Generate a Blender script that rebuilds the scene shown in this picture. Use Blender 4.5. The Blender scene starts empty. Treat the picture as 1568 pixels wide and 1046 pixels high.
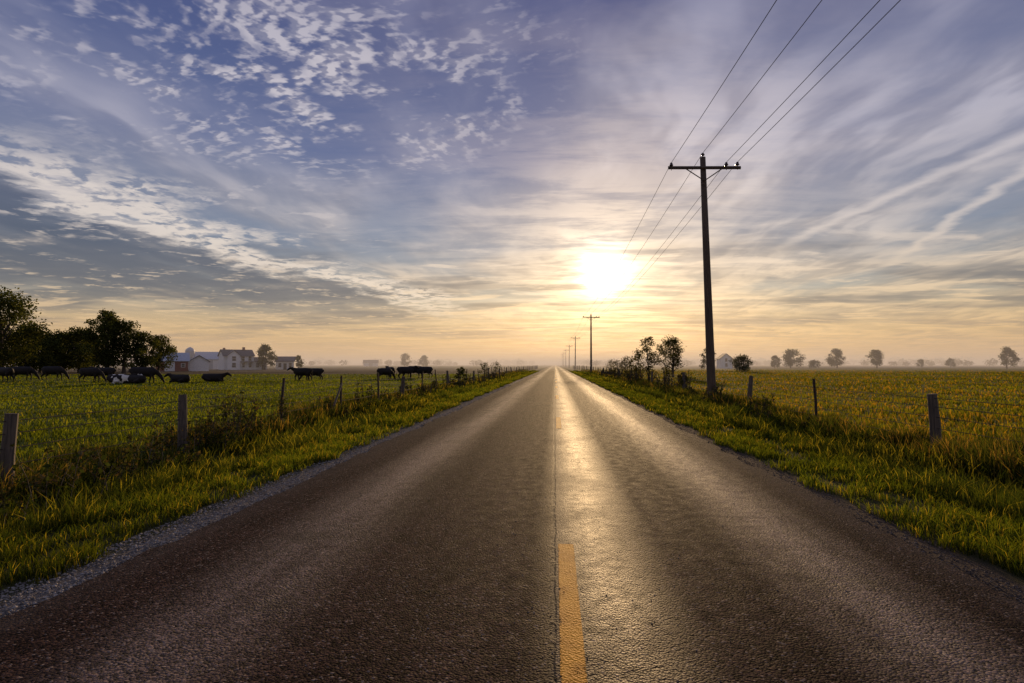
import bpy, math, numpy as np
from mathutils import Vector, Matrix
rng = np.random.default_rng(7)
sc = bpy.context.scene
def srgb(r,g,b):
    f=lambda c:(c/255/12.92) if c/255<=0.04045 else ((c/255+0.055)/1.055)**2.4
    return (f(r),f(g),f(b),1.0)

SUN_AZ=math.radians(4.9); SUN_EL=math.radians(9.3)
SUN=Vector((math.sin(SUN_AZ)*math.cos(SUN_EL),math.cos(SUN_AZ)*math.cos(SUN_EL),math.sin(SUN_EL)))
TH=math.radians(4.33)
def site(px,depth):
    """survey helper: bearing reading + distance -> world ground position"""
    t=(px-784)/871.0
    return (depth*(-math.sin(TH)+t*math.cos(TH)), depth*(math.cos(TH)+t*math.sin(TH)))

# ------------------------------------------------------------------ utils
class NT:
    def __init__(s,tree): s.t=tree; s.n=tree.nodes; s.l=tree.links
    def _in(s,sock,v):
        if v is None: return
        if isinstance(v,bpy.types.NodeSocket): s.l.new(v,sock)
        else: sock.default_value=v
    def m(s,op,a,b=None,c=None,clamp=False):
        n=s.n.new('ShaderNodeMath'); n.operation=op; n.use_clamp=clamp
        s._in(n.inputs[0],a); s._in(n.inputs[1],b); s._in(n.inputs[2],c); return n.outputs[0]
    def v(s,op,a,b=None,out=0):
        n=s.n.new('ShaderNodeVectorMath'); n.operation=op
        s._in(n.inputs[0],a); s._in(n.inputs[1],b); return n.outputs[out]
    def mr(s,v,a,b,c=0.0,d=1.0,smooth=True):
        n=s.n.new('ShaderNodeMapRange'); n.interpolation_type='SMOOTHSTEP' if smooth else 'LINEAR'
        s._in(n.inputs[0],v); n.inputs[1].default_value=a; n.inputs[2].default_value=b
        n.inputs[3].default_value=c; n.inputs[4].default_value=d; return n.outputs[0]
    def mix(s,f,a,b,blend='MIX'):
        n=s.n.new('ShaderNodeMix'); n.data_type='RGBA'; n.blend_type=blend
        s._in(n.inputs[0],f); s._in(n.inputs[6],a); s._in(n.inputs[7],b); return n.outputs[2]
    def noise(s,vec,scale,detail=4,rough=0.55,dist=0.0,out='Fac'):
        n=s.n.new('ShaderNodeTexNoise'); s._in(n.inputs['Vector'],vec)
        n.inputs['Scale'].default_value=scale; n.inputs['Detail'].default_value=detail
        n.inputs['Roughness'].default_value=rough; n.inputs['Distortion'].default_value=dist
        return n.outputs[out]
    def voro(s,vec,scale,out='Distance'):
        n=s.n.new('ShaderNodeTexVoronoi'); s._in(n.inputs['Vector'],vec); n.inputs['Scale'].default_value=scale
        return n.outputs[out]
    def ramp(s,f,stops):
        n=s.n.new('ShaderNodeValToRGB'); s._in(n.inputs[0],f); e=n.color_ramp.elements
        e[0].position=stops[0][0]; e[0].color=stops[0][1]; e[1].position=stops[-1][0]; e[1].color=stops[-1][1]
        for p,c in stops[1:-1]:
            k=e.new(p); k.color=c
        return n.outputs[0]
    def comb(s,x,y,z=0.0):
        n=s.n.new('ShaderNodeCombineXYZ'); s._in(n.inputs[0],x); s._in(n.inputs[1],y); s._in(n.inputs[2],z); return n.outputs[0]
    def sep(s,v):
        n=s.n.new('ShaderNodeSeparateXYZ'); s._in(n.inputs[0],v); return n.outputs
    def mapping(s,v,loc=(0,0,0),rot=(0,0,0),scale=(1,1,1)):
        n=s.n.new('ShaderNodeMapping'); s._in(n.inputs[0],v); n.inputs[1].default_value=loc
        n.inputs[2].default_value=rot; n.inputs[3].default_value=scale; return n.outputs[0]
    def bump(s,h,strength=0.5,dist=0.01):
        n=s.n.new('ShaderNodeBump'); s._in(n.inputs['Height'],h); n.inputs['Strength'].default_value=strength
        n.inputs['Distance'].default_value=dist; return n.outputs[0]
def newmat(name):
    m=bpy.data.materials.new(name); m.use_nodes=True; t=NT(m.node_tree)
    b=t.n['Principled BSDF']; return m,t,b
def pos(t): return t.n.new('ShaderNodeNewGeometry').outputs['Position']

def mesh_np(name,V,Q=None,T=None,C=None,mats=(),matidx=None,smooth=False,link=True):
    me=bpy.data.meshes.new(name); V=np.asarray(V,dtype=np.float32)
    me.vertices.add(len(V)); me.vertices.foreach_set('co',V.ravel())
    nq=0 if Q is None else len(Q); nt=0 if T is None else len(T)
    loops=np.concatenate([np.asarray(a,dtype=np.int32).ravel() for a in (Q,T) if a is not None and len(a)])
    me.loops.add(len(loops)); me.loops.foreach_set('vertex_index',loops)
    me.polygons.add(nq+nt)
    st=np.concatenate([np.arange(nq)*4,nq*4+np.arange(nt)*3]).astype(np.int32)
    me.polygons.foreach_set('loop_start',st)
    if matidx is not None: me.polygons.foreach_set('material_index',np.asarray(matidx,dtype=np.int32))
    me.polygons.foreach_set('use_smooth',np.full(nq+nt,smooth))
    me.update(calc_edges=True)
    if C is not None:
        a=me.color_attributes.new('Col','FLOAT_COLOR','POINT')
        C4=np.ones((len(V),4),dtype=np.float32); C4[:,:3]=C; a.data.foreach_set('color',C4.ravel())
    for m in mats: me.materials.append(m)
    ob=bpy.data.objects.new(name,me)
    if link: sc.collection.objects.link(ob)
    return ob

class Geo:
    """accumulates polys for one mesh"""
    def __init__(s): s.V=[]; s.F=[]; s.M=[]; s.n=0
    def add(s,V,F,m=0):
        s.V.extend([tuple(v) for v in V]); s.F.extend([tuple(i+s.n for i in f) for f in F]); s.M.extend([m]*len(F)); s.n+=len(V)
    def box(s,c,size,m=0,rotz=0.0):
        x,y,z=[k/2 for k in size]; ca,sa=math.cos(rotz),math.sin(rotz)
        V=[]
        for dx,dy,dz in ((-x,-y,-z),(x,-y,-z),(x,y,-z),(-x,y,-z),(-x,-y,z),(x,-y,z),(x,y,z),(-x,y,z)):
            V.append((c[0]+dx*ca-dy*sa,c[1]+dx*sa+dy*ca,c[2]+dz))
        s.add(V,[(0,3,2,1),(4,5,6,7),(0,1,5,4),(1,2,6,5),(2,3,7,6),(3,0,4,7)],m)
    def tube(s,pts,radii,seg=8,m=0,cap=True,up=None):
        pts=[Vector(p) for p in pts]; N=len(pts); V=[];F=[]
        for i,p in enumerate(pts):
            d=(pts[min(i+1,N-1)]-pts[max(i-1,0)]).normalized()
            ref=Vector((0,1,0)) if up is None else Vector(up)
            if abs(d.dot(ref))>0.95: ref=Vector((1,0,0))
            a=(ref-d*ref.dot(d)).normalized(); b=d.cross(a)
            r=radii[i]; ra,rb=(r if isinstance(r,tuple) else (r,r))
            for k in range(seg):
                t=2*math.pi*k/seg; V.append(p+a*ra*math.cos(t)+b*rb*math.sin(t))
        for i in range(N-1):
            for k in range(seg):
                k2=(k+1)%seg; F.append((i*seg+k,i*seg+k2,(i+1)*seg+k2,(i+1)*seg+k))
        if cap:
            F.append(tuple(range(seg))[::-1]); F.append(tuple((N-1)*seg+k for k in range(seg)))
        s.add(V,F,m)
    def obj(s,name,mats,loc=(0,0,0),rotz=0,smooth=False,parent=None):
        me=bpy.data.meshes.new(name); me.from_pydata(s.V,[],s.F); me.update()
        for m in mats: me.materials.append(m)
        me.polygons.foreach_set('material_index',s.M); me.polygons.foreach_set('use_smooth',[smooth]*len(s.F))
        ob=bpy.data.objects.new(name,me); sc.collection.objects.link(ob)
        ob.location=loc; ob.rotation_euler=(0,0,rotz); ob.parent=parent
        return ob

_h=rng.random((256,256))
def vnoise(x,y,f):
    x=np.asarray(x,float)*f+1000; y=np.asarray(y,float)*f+1000
    xi=np.floor(x).astype(int); yi=np.floor(y).astype(int); fx=x-xi; fy=y-yi
    fx=fx*fx*(3-2*fx); fy=fy*fy*(3-2*fy)
    g=lambda a,b:_h[a%256,b%256]
    return (g(xi,yi)*(1-fx)+g(xi+1,yi)*fx)*(1-fy)+(g(xi,yi+1)*(1-fx)+g(xi+1,yi+1)*fx)*fy
RC=-0.15; RH=3.3
def zg(x,y):
    x=np.asarray(x,float); y=np.asarray(y,float)
    t=np.abs(x-RC)-RH
    z=np.interp(t,[-1,-0.12,0,0.5,1.9,3.2,4.6,6.5,400],[-.05,-.05,-.012,-.035,-.13,-.42,-.24,-.18,-.15])
    k=np.clip((t-0.5)/2,0,1)
    z=z+k*((vnoise(x,y,0.5)-.5)*.12+(vnoise(x,y,0.08)-.5)*.18)
    return z

# ------------------------------------------------------------------ world / sky
w=bpy.data.worlds.new("World"); sc.world=w; w.use_nodes=True; w.name="sky"
try: w.cycles.sampling_method='NONE'
except Exception as ex: print(ex)
t=NT(w.node_tree); bg=t.n['Background']; bg.inputs[1].default_value=0.1
sky=t.n.new('ShaderNodeTexSky'); sky.sky_type='NISHITA'; sky.sun_disc=False
sky.sun_elevation=SUN_EL; sky.sun_rotation=SUN_AZ; sky.air_density=1.2; sky.dust_density=2.0
D=t.v('NORMALIZE',t.n.new('ShaderNodeTexCoord').outputs['Generated'])
dx,dy,dz=t.sep(D)[:3]
e=t.m('MAXIMUM',dz,0.0)
q=t.m('ADD',e,0.05)
PX=t.m('DIVIDE',dx,q); PY=t.m('DIVIDE',dy,q); P=t.comb(PX,PY)
ang=t.m('ARCCOSINE',t.m('MINIMUM',t.v('DOT_PRODUCT',D,tuple(SUN),out=1),0.999999))   # radians
er=t.m('MULTIPLY',e,1.6)
S=lambda l:[(p*1.6,srgb(*c)) for p,c in l]
gap=t.ramp(er,S([(0,(206,168,128)),(.03,(220,182,132)),(.07,(204,178,142)),(.12,(156,160,160)),(.2,(108,132,164)),(.34,(76,98,150)),(.55,(54,69,128))]))
lit=t.ramp(er,S([(0,(220,180,136)),(.05,(236,198,146)),(.11,(232,206,174)),(.2,(218,207,202)),(.34,(198,194,208)),(.55,(162,162,190))]))
drk=t.ramp(er,S([(0,(180,150,124)),(.04,(166,146,128)),(.09,(120,119,122)),(.18,(88,98,120)),(.34,(94,100,134)),(.55,(68,77,120))]))
wn=t.noise(P,0.9,2,0.5,out='Color')
sc_=t.n.new('ShaderNodeVectorMath'); sc_.operation='SCALE'; t.l.new(t.v('SUBTRACT',wn,(0.5,0.5,0.5)),sc_.inputs[0]); sc_.inputs[3].default_value=0.45
Pw=t.v('ADD',P,sc_.outputs[0])
c1=t.noise(t.mapping(Pw,rot=(0,0,math.radians(-25)),scale=(0.8,0.5,1)),1.0,4,0.5,0.2)
M2=t.mapping(Pw,loc=(3,7,0),rot=(0,0,math.radians(62)),scale=(1.4,0.6,1))
c2=t.noise(M2,1.0,5,0.52,0.2)
c2b=t.noise(t.v('ADD',M2,(0.10,0.06,0)),1.0,4,0.52,0.2)
c3=t.noise(t.mapping(Pw,loc=(9,2,0),rot=(0,0,math.radians(-38)),scale=(3.6,1.2,1)),1.0,5,0.58,0.1)
right=t.mr(PX,-0.9,0.2,0.0,1.0)
cirm=t.mr(t.m('ADD',t.m('ADD',t.m('MULTIPLY',c1,0.5),t.m('MULTIPLY',c2,0.5)),t.m('MULTIPLY',right,0.06)),0.43,0.63)
lane=t.m('ABSOLUTE',t.m('ADD',t.m('ADD',PX,t.m('MULTIPLY',t.m('SUBTRACT',PY,1.5),0.52)),t.m('MULTIPLY',t.m('SUBTRACT',c2,0.5),0.9)))
lane=t.m('MULTIPLY',t.mr(lane,0.5,0.05),t.mr(PY,4.8,3.4))
hole=t.m('MULTIPLY',t.mr(t.v('LENGTH',t.v('MULTIPLY',t.v('SUBTRACT',Pw,(-0.75,1.7,0)),(1.0,0.8,1)),out=1),0.3,1.1,1.0,0.0),0.8)
op=t.m('MAXIMUM',lane,hole)
base=t.mix(t.mr(e,0.1,0.28,0.0,0.45),gap,t.mix(0.6,lit,drk))
base=t.mix(t.m('MULTIPLY',op,0.85),base,gap)
shade=t.mr(t.m('SUBTRACT',c2,c2b),-0.06,0.06)
ccol=t.mix(t.m('ADD',t.m('MULTIPLY',shade,0.5),0.42),drk,lit)
keep=t.m('SUBTRACT',1.0,t.m('MULTIPLY',op,0.8))
col=t.mix(t.m('MULTIPLY',t.m('MULTIPLY',cirm,keep),0.85),base,ccol)
streak=t.m('MULTIPLY',t.m('MULTIPLY',t.mr(c3,0.45,0.72),0.42),t.mr(c1,0.40,0.62,0.1,1.0))
col=t.mix(t.m('MULTIPLY',streak,keep),col,lit)
c4=t.noise(t.comb(t.m('MULTIPLY',PX,0.25),t.m('MULTIPLY',PY,0.55)),1.3,5,0.55,0.2)
lowm=t.m('MULTIPLY',t.mr(e,0.015,0.06),t.mr(e,0.26,0.13))
col=t.mix(t.m('MULTIPLY',t.m('MULTIPLY',t.mr(c4,0.45,0.60),lowm),0.8),col,drk)
c5=t.noise(t.mapping(Pw,loc=(5,1,0),scale=(0.8,1.6,1)),1.2,6,0.60,0.3)
col=t.mix(t.m('MULTIPLY',t.m('MULTIPLY',t.mr(c5,0.52,0.64),t.mr(e,0.3,0.12)),0.8),col,lit)
# stratus shelf on the left
edge=t.m('ADD',-2.33,t.m('MULTIPLY',t.mr(PY,3.8,5.6),0.75))
rag=t.m('MULTIPLY',t.m('SUBTRACT',t.noise(P,2.2,6,0.6),0.5),1.4)
B=t.m('ADD',t.m('SUBTRACT',PX,edge),rag)
yr=t.m('MULTIPLY',t.mr(PY,1.6,2.4),t.mr(PY,8.5,5.2))
dark=t.m('MULTIPLY',t.m('MULTIPLY',t.mr(B,0.05,-0.35),t.mr(B,-3.0,-1.7)),yr)
dn=t.noise(t.mapping(P,rot=(0,0,0.5),scale=(1.0,0.5,1)),2.2,4,0.5)
col=t.mix(t.m('MULTIPLY',dark,t.mr(dn,0.3,0.55,0.65,0.97)),col,t.mix(0.12,drk,srgb(72,83,108)))
puffn=t.noise(P,7.0,4,0.6,0.3)
br=t.m('MULTIPLY',t.m('MULTIPLY',t.mr(B,-0.3,0.0),t.mr(B,0.6,0.15)),yr)
col=t.mix(t.m('MULTIPLY',br,t.mr(puffn,0.40,0.54)),col,t.mix(0.5,lit,srgb(238,226,216)))
# altocumulus ripple field
A=t.mapping(Pw,rot=(0,0,math.radians(35)),scale=(1.0,1.25,1))
a1=t.noise(A,15.0,3,0.5,0.0)
a1b=t.noise(t.v('ADD',A,(0.008,0.018,0)),15.0,2,0.5,0.0)
big=t.noise(P,2.4,4,0.6)
am=t.v('LENGTH',t.v('MULTIPLY',t.v('SUBTRACT',P,(-0.85,1.75,0)),(1.0,1.1,1)),out=1)
amask=t.m('MULTIPLY',t.mr(am,1.15,0.2),t.mr(big,0.40,0.57))
acov=t.mr(t.m('ADD',a1,t.m('MULTIPLY',amask,0.17)),0.50,0.70)
ashade=t.mr(t.m('SUBTRACT',a1,a1b),-0.06,0.06)
acol=t.mix(ashade,t.mix(0.5,drk,lit),t.mix(0.45,lit,srgb(234,224,224)))
col=t.mix(t.m('MULTIPLY',t.m('MULTIPLY',acov,amask),0.9),col,acol)
a2=t.noise(t.v('ADD',A,(4,3,0)),7.5,4,0.55,0.2)
m2=t.m('MULTIPLY',t.mr(PX,-0.9,-1.5),t.mr(big,0.50,0.62))
col=t.mix(t.m('MULTIPLY',t.m('MULTIPLY',t.mr(a2,0.48,0.62),m2),0.65),col,lit)
# old contrails on the right
tn=t.m('MULTIPLY',t.m('SUBTRACT',t.noise(P,3.0,4,0.6),0.5),0.18)
for (x0,y0,sl,wd,ya,yb) in ((1.6,3.24,-0.155,0.085,1.6,4.2),(2.28,3.62,0.2525,0.07,1.6,4.6)):
    ln=t.m('ABSOLUTE',t.m('ADD',t.m('SUBTRACT',t.m('SUBTRACT',PX,x0),t.m('MULTIPLY',t.m('SUBTRACT',PY,y0),sl)),tn))
    msk=t.m('MULTIPLY',t.m('MULTIPLY',t.mr(ln,wd,0.0),t.mr(PY,yb,yb-0.8)),t.mr(PY,ya-0.5,ya+0.3))
    col=t.mix(t.m('MULTIPLY',msk,0.7),col,lit)
# forward scattering of the veiled sun
def gauss(wdeg,amp,pw=1.0):
    x=t.m('DIVIDE',ang,math.radians(wdeg))
    if pw==2: x=t.m('MULTIPLY',x,x)
    return t.m('MULTIPLY',t.m('EXPONENT',t.m('MULTIPLY',x,-1.0)),amp)
cm=t.mr(t.noise(t.mapping(P,scale=(0.7,1.9,1)),1.6,6,0.65,0.3),0.38,0.60,0.3,1.25)
g1=t.m('MULTIPLY',gauss(2.1,2.6,2),t.m('ADD',t.m('MULTIPLY',cm,0.8),0.2)); g2=t.m('MULTIPLY',gauss(4.6,0.95),cm); g3=t.m('MULTIPLY',gauss(12,0.34),cm)
def tint(c,f): return t.mix(1.0,t.comb(f,f,f),c,'MULTIPLY')
glow=t.mix(1.0,t.mix(1.0,tint((1,0.88,0.68,1),g1),tint((1,0.74,0.42,1),g2),'ADD'),tint((1,0.76,0.50,1),g3),'ADD')
col=t.mix(1.0,col,glow,'ADD')
col10=t.mix(1.0,col,(9.2,9.2,9.2,1),'MULTIPLY')
fin=t.mix(0.93,sky.outputs[0],col10)
t.l.new(fin,bg.inputs[0])

sl=bpy.data.lights.new("sun","SUN"); sl.energy=3.4; sl.angle=math.radians(1.2); sl.color=(1,0.66,0.33)
so=bpy.data.objects.new("sun",sl); sc.collection.objects.link(so)
so.rotation_euler=(-SUN).to_track_quat('-Z','Y').to_euler(); so.location=SUN*100

# ------------------------------------------------------------------ materials
def foliage_mat(name,trans=0.45,tcol=(1.25,1.15,0.5)):
    m=bpy.data.materials.new(name); m.use_nodes=True; t=NT(m.node_tree); t.n.remove(t.n['Principled BSDF'])
    a=t.n.new('ShaderNodeAttribute'); a.attribute_name='Col'
    c=a.outputs['Color']
    d=t.n.new('ShaderNodeBsdfDiffuse'); t.l.new(c,d.inputs[0])
    tr=t.n.new('ShaderNodeBsdfTranslucent'); t.l.new(t.mix(1.0,c,(*tcol,1),'MULTIPLY'),tr.inputs[0])
    m1=t.n.new('ShaderNodeMixShader'); m1.inputs[0].default_value=trans; t.l.new(d.outputs[0],m1.inputs[1]); t.l.new(tr.outputs[0],m1.inputs[2])
    t.l.new(m1.outputs[0],t.n['Material Output'].inputs[0]); return m
mat_grass=foliage_mat("grass_blades",0.58,(2.2,2.1,0.6))
mat_leaf=foliage_mat("tree_leaves",0.4)

mat_bark,t,b=newmat("bark")
t.l.new(t.ramp(t.noise(t.mapping(pos(t),scale=(6,6,1)),3,5),[(0.3,(.025,.018,.013,1)),(0.7,(.09,.07,.055,1))]),b.inputs['Base Color']); b.inputs['Roughness'].default_value=0.9

def wood_mat(name,c0,c1,sc_=(25,25,1.2)):
    m,t,b=newmat(name); P_=t.n.new('ShaderNodeTexCoord').outputs['Object']
    n=t.noise(t.mapping(P_,scale=sc_),1.5,6,0.65)
    t.l.new(t.ramp(n,[(0.3,c0),(0.7,c1)]),b.inputs['Base Color']); b.inputs['Roughness'].default_value=0.85
    t.l.new(t.bump(n,0.6,0.01),b.inputs['Normal']); return m
mat_pole=wood_mat("weathered_pole_wood",(.035,.024,.017,1),(.13,.09,.06,1))
mat_post=wood_mat("fence_post_wood",(.03,.023,.018,1),(.13,.10,.078,1))
mat_steel,t,b=newmat("rusty_steel"); t.l.new(t.ramp(t.noise(pos(t),30,4),[(0.35,(.02,.015,.012,1)),(0.7,(.07,.05,.04,1))]),b.inputs['Base Color']); b.inputs['Roughness'].default_value=0.8; b.inputs['Specular IOR Level'].default_value=0.2
mat_cer,t,b=newmat("insulator_ceramic"); b.inputs['Roughness'].default_value=0.2
t.l.new(t.ramp(t.noise(pos(t),8,2),[(0.3,(.05,.03,.02,1)),(0.7,(.08,.05,.035,1))]),b.inputs['Base Color'])
mat_wire,t,b=newmat("wire_aluminium"); t.l.new(t.ramp(t.noise(pos(t),3,2),[(0.3,(.03,.03,.03,1)),(0.7,(.07,.07,.07,1))]),b.inputs['Base Color']); b.inputs['Roughness'].default_value=0.5

# ground
mat_ground,t,b=newmat("ground_soil_and_grass")
p=pos(t); gx,gy,gz=t.sep(p)[:3]
n1=t.noise(p,0.12,5,0.6); n2=t.noise(p,2.5,6,0.65); n3=t.noise(t.mapping(p,scale=(0.03,0.25,1)),1,5,0.6); n4=t.noise(p,35,4,0.6)
left=t.mix(t.mr(n1,0.35,0.65),(.075,.095,.016,1),(.12,.13,.022,1))
left=t.mix(t.mr(n2,0.4,0.7),left,(.05,.064,.012,1))
rightc=t.mix(t.mr(n1,0.38,0.62),(.10,.11,.018,1),(.17,.13,.025,1))
rightc=t.mix(t.mr(n2,0.45,0.7),rightc,(.06,.065,.015,1))
brown=t.mix(t.mr(n3,0.35,0.65),(.07,.05,.03,1),(.12,.095,.05,1))
farL=t.mr(gy,96,104); farR=t.mr(t.m('ADD',gy,t.m('MULTIPLY',gx,-0.25)),230,240)
left=t.mix(farL,left,t.mix(t.mr(gy,240,260),brown,(.06,.07,.03,1)))
rightc=t.mix(farR,rightc,(.035,.03,.018,1))
fld=t.mix(t.mr(gx,-0.5,0.5),left,rightc)
ax=t.m('SUBTRACT',t.m('ABSOLUTE',t.m('SUBTRACT',gx,RC)),RH)
verge=t.mix(n2,(.03,.034,.012,1),(.06,.055,.02,1))
fld=t.mix(t.mr(ax,4.0,6.0),verge,fld)
grav=t.mix(t.voro(p,45,'Color'),(.08,.07,.062,1),(.20,.178,.155,1))
gravR=t.mix(n4,(.04,.03,.022,1),(.10,.075,.055,1))
dirt=t.mix(t.mr(gx,-0.5,0.5),grav,gravR)
fld=t.mix(t.mr(t.m('ADD',ax,t.m('MULTIPLY',t.m('SUBTRACT',n2,0.5),0.4)),0.2,0.45),dirt,fld)
t.l.new(fld,b.inputs['Base Color']); b.inputs['Roughness'].default_value=0.95; b.inputs['Specular IOR Level'].default_value=0.05
t.l.new(t.bump(t.m('ADD',n4,t.m('MULTIPLY',n2,2.0)),0.7,0.05),b.inputs['Normal'])

xs=np.concatenate([-np.geomspace(16,6000,60)[::-1],np.arange(-15.85,16,0.15),np.geomspace(16.1,6000,60)])
ys=np.concatenate([-np.geomspace(20,500,12)[::-1],np.arange(-19.5,90,0.5),np.geomspace(90.5,9000,70)])
X,Y=np.meshgrid(xs,ys); Z=zg(X,Y); nx,ny=len(xs),len(ys)
idx=np.arange(nx*ny).reshape(ny,nx)
Q=np.stack([idx[:-1,:-1],idx[:-1,1:],idx[1:,1:],idx[1:,:-1]],-1).reshape(-1,4)
mesh_np("ground",np.stack([X.ravel(),Y.ravel(),Z.ravel()],1),Q=Q,mats=[mat_ground],smooth=True)

# road
mat_road,t,b=newmat("chipseal_asphalt")
p=pos(t); gx,gy,gz=t.sep(p)[:3]
gr=t.voro(p,70,'Color'); grs=t.sep(gr)[0]
gd=t.voro(p,70,'Distance')
nb=t.noise(t.mapping(p,scale=(1.6,0.08,1)),1.0,5,0.6)
nf=t.noise(p,7,5,0.65); nf2=t.noise(p,0.7,4,0.6); nm=t.noise(p,26,4,0.75); nl2=t.noise(p,2.2,5,0.65)
def track(x0,w_): return t.mr(t.m('ABSOLUTE',t.m('SUBTRACT',gx,x0)),w_,0.0)
shoulder=t.m('ADD',track(-2.15,0.75),track(2.1,0.7),clamp=True)
trk=t.m('MULTIPLY',t.m('MULTIPLY',shoulder,t.mr(nb,0.3,0.6,0.4,1.0)),t.mr(nl2,0.3,0.6,0.6,1.0))
mid=t.m('MULTIPLY',t.m('MULTIPLY',track(0.36,0.6),t.mr(nf,0.35,0.62,0.25,1.0)),t.mr(nf2,0.3,0.6,0.5,1.0))
c=t.mix(t.mr(nb,0.35,0.65),(.013,.0085,.0075,1),(.025,.017,.015,1))
c=t.mix(t.m('MULTIPLY',trk,0.8),c,(.085,.072,.074,1))
c=t.mix(1.0,c,t.mix(grs,(.1,.1,.1,1),(2.4,2.25,2.1,1)),'MULTIPLY')
c=t.mix(t.mr(nm,0.38,0.66),c,t.mix(1.0,c,(2.4,2.2,2.0,1),'MULTIPLY'))
c=t.mix(t.mr(nl2,0.45,0.66,0.0,0.6),c,t.mix(1.0,c,(.5,.48,.48,1),'MULTIPLY'))
c=t.mix(t.m('MULTIPLY',t.mr(grs,0.94,0.97),0.6),c,(.24,.2,.17,1))
c=t.mix(t.mr(nf2,0.56,0.70,0.0,0.55),c,(.012,.009,.009,1))
sx=t.m('ADD',gx,t.m('MULTIPLY',t.m('SUBTRACT',t.noise(t.comb(0.0,gy,0.0),1.5,5,0.7),0.5),0.06))
seam=t.mr(t.m('ABSOLUTE',t.m('SUBTRACT',sx,-0.02)),0.026,0.008)
seam=t.m('MULTIPLY',seam,t.mr(nf,0.38,0.52))
c=t.mix(t.m('MULTIPLY',seam,0.85),c,(.012,.01,.01,1))
pale=t.m('MULTIPLY',t.mr(t.m('ABSOLUTE',t.m('SUBTRACT',sx,0.03)),0.10,0.02),t.mr(nm,0.42,0.6))
c=t.mix(t.m('MULTIPLY',pale,0.5),c,(.13,.105,.08,1))
edg=t.mr(t.m('SUBTRACT',t.m('ABSOLUTE',t.m('SUBTRACT',gx,RC)),RH),-0.45,0.0)
c=t.mix(t.m('MULTIPLY',edg,t.mr(nf,0.35,0.65,0.1,0.5)),c,(.09,.075,.065,1))
t.l.new(c,b.inputs['Base Color'])
t.l.new(t.m('SUBTRACT',t.m('SUBTRACT',t.mr(nf,0.3,0.7,0.66,0.80),t.m('MULTIPLY',trk,0.08)),t.m('MULTIPLY',mid,0.22)),b.inputs['Roughness'])
t.l.new(t.m('ADD',t.m('ADD',0.015,t.m('MULTIPLY',trk,0.09)),t.m('MULTIPLY',mid,0.36)),b.inputs['Specular IOR Level'])
b.inputs['Specular Tint'].default_value=(1.0,0.80,0.58,1)
hgt=t.m('SUBTRACT',t.m('SUBTRACT',1.0,gd),t.m('MULTIPLY',seam,2.0))
hgt=t.m('ADD',hgt,t.m('ADD',t.m('MULTIPLY',grs,0.6),t.m('MULTIPLY',nm,0.9)))
t.l.new(t.bump(hgt,1.0,0.010),b.inputs['Normal'])
ry=np.concatenate([np.arange(-30,60,0.25),np.geomspace(60,6000,120)])
offs=[-1,-.96,-.5,0,.5,.96,1]
V=[]
for y in ry:
    for k,o in enumerate(offs):
        x=RC+o*RH
        if abs(o)==1 : x+= (vnoise(y*3,o*9,1.0)-.5)*.14+(vnoise(y,o*5,0.5)-.5)*.12
        zz=0.0 if abs(o)<1 else -0.004
        V.append((x,y,zz))
V=np.array(V); n=len(offs); idx=np.arange(len(V)).reshape(-1,n)
Q=np.stack([idx[:-1,:-1],idx[:-1,1:],idx[1:,1:],idx[1:,:-1]],-1).reshape(-1,4)
mesh_np("road",V,Q=Q,mats=[mat_road])

mat_yel,t,b=newmat("worn_yellow_paint")
p=pos(t); gx,gy,gz=t.sep(p)[:3]
nn=t.noise(p,60,5,0.7); nl=t.noise(p,4,3)
t.l.new(t.mix(t.mr(nl,0.3,0.7),(.50,.21,.008,1),(.68,.31,.014,1)),b.inputs['Base Color']); b.inputs['Roughness'].default_value=0.7; b.inputs['Specular IOR Level'].default_value=0.1
t.l.new(t.bump(t.voro(p,70),0.9,0.006),b.inputs['Normal'])
tr=t.n.new('ShaderNodeBsdfTransparent'); mx=t.n.new('ShaderNodeMixShader')
edgex=t.mr(t.m('ABSOLUTE',t.m('SUBTRACT',gx,0.09)),0.05,0.068,0.0,0.10)
t.l.new(t.mr(t.m('SUBTRACT',t.m('ADD',nn,t.m('MULTIPLY',nl,0.35)),edgex),0.50,0.58),mx.inputs[0]); t.l.new(tr.outputs[0],mx.inputs[1]); t.l.new(b.outputs[0],mx.inputs[2])
t.l.new(mx.outputs[0],t.n['Material Output'].inputs[0])
g=Geo()
y0=2.1-12.2*2
while y0<420:
    x0=0.09; g.add([(x0-.068,y0,.004),(x0+.068,y0,.004),(x0+.068,y0+3.05,.004),(x0-.068,y0+3.05,.004)],[(0,1,2,3)]); y0+=12.2
g.obj("road_marking",[mat_yel])

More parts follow.
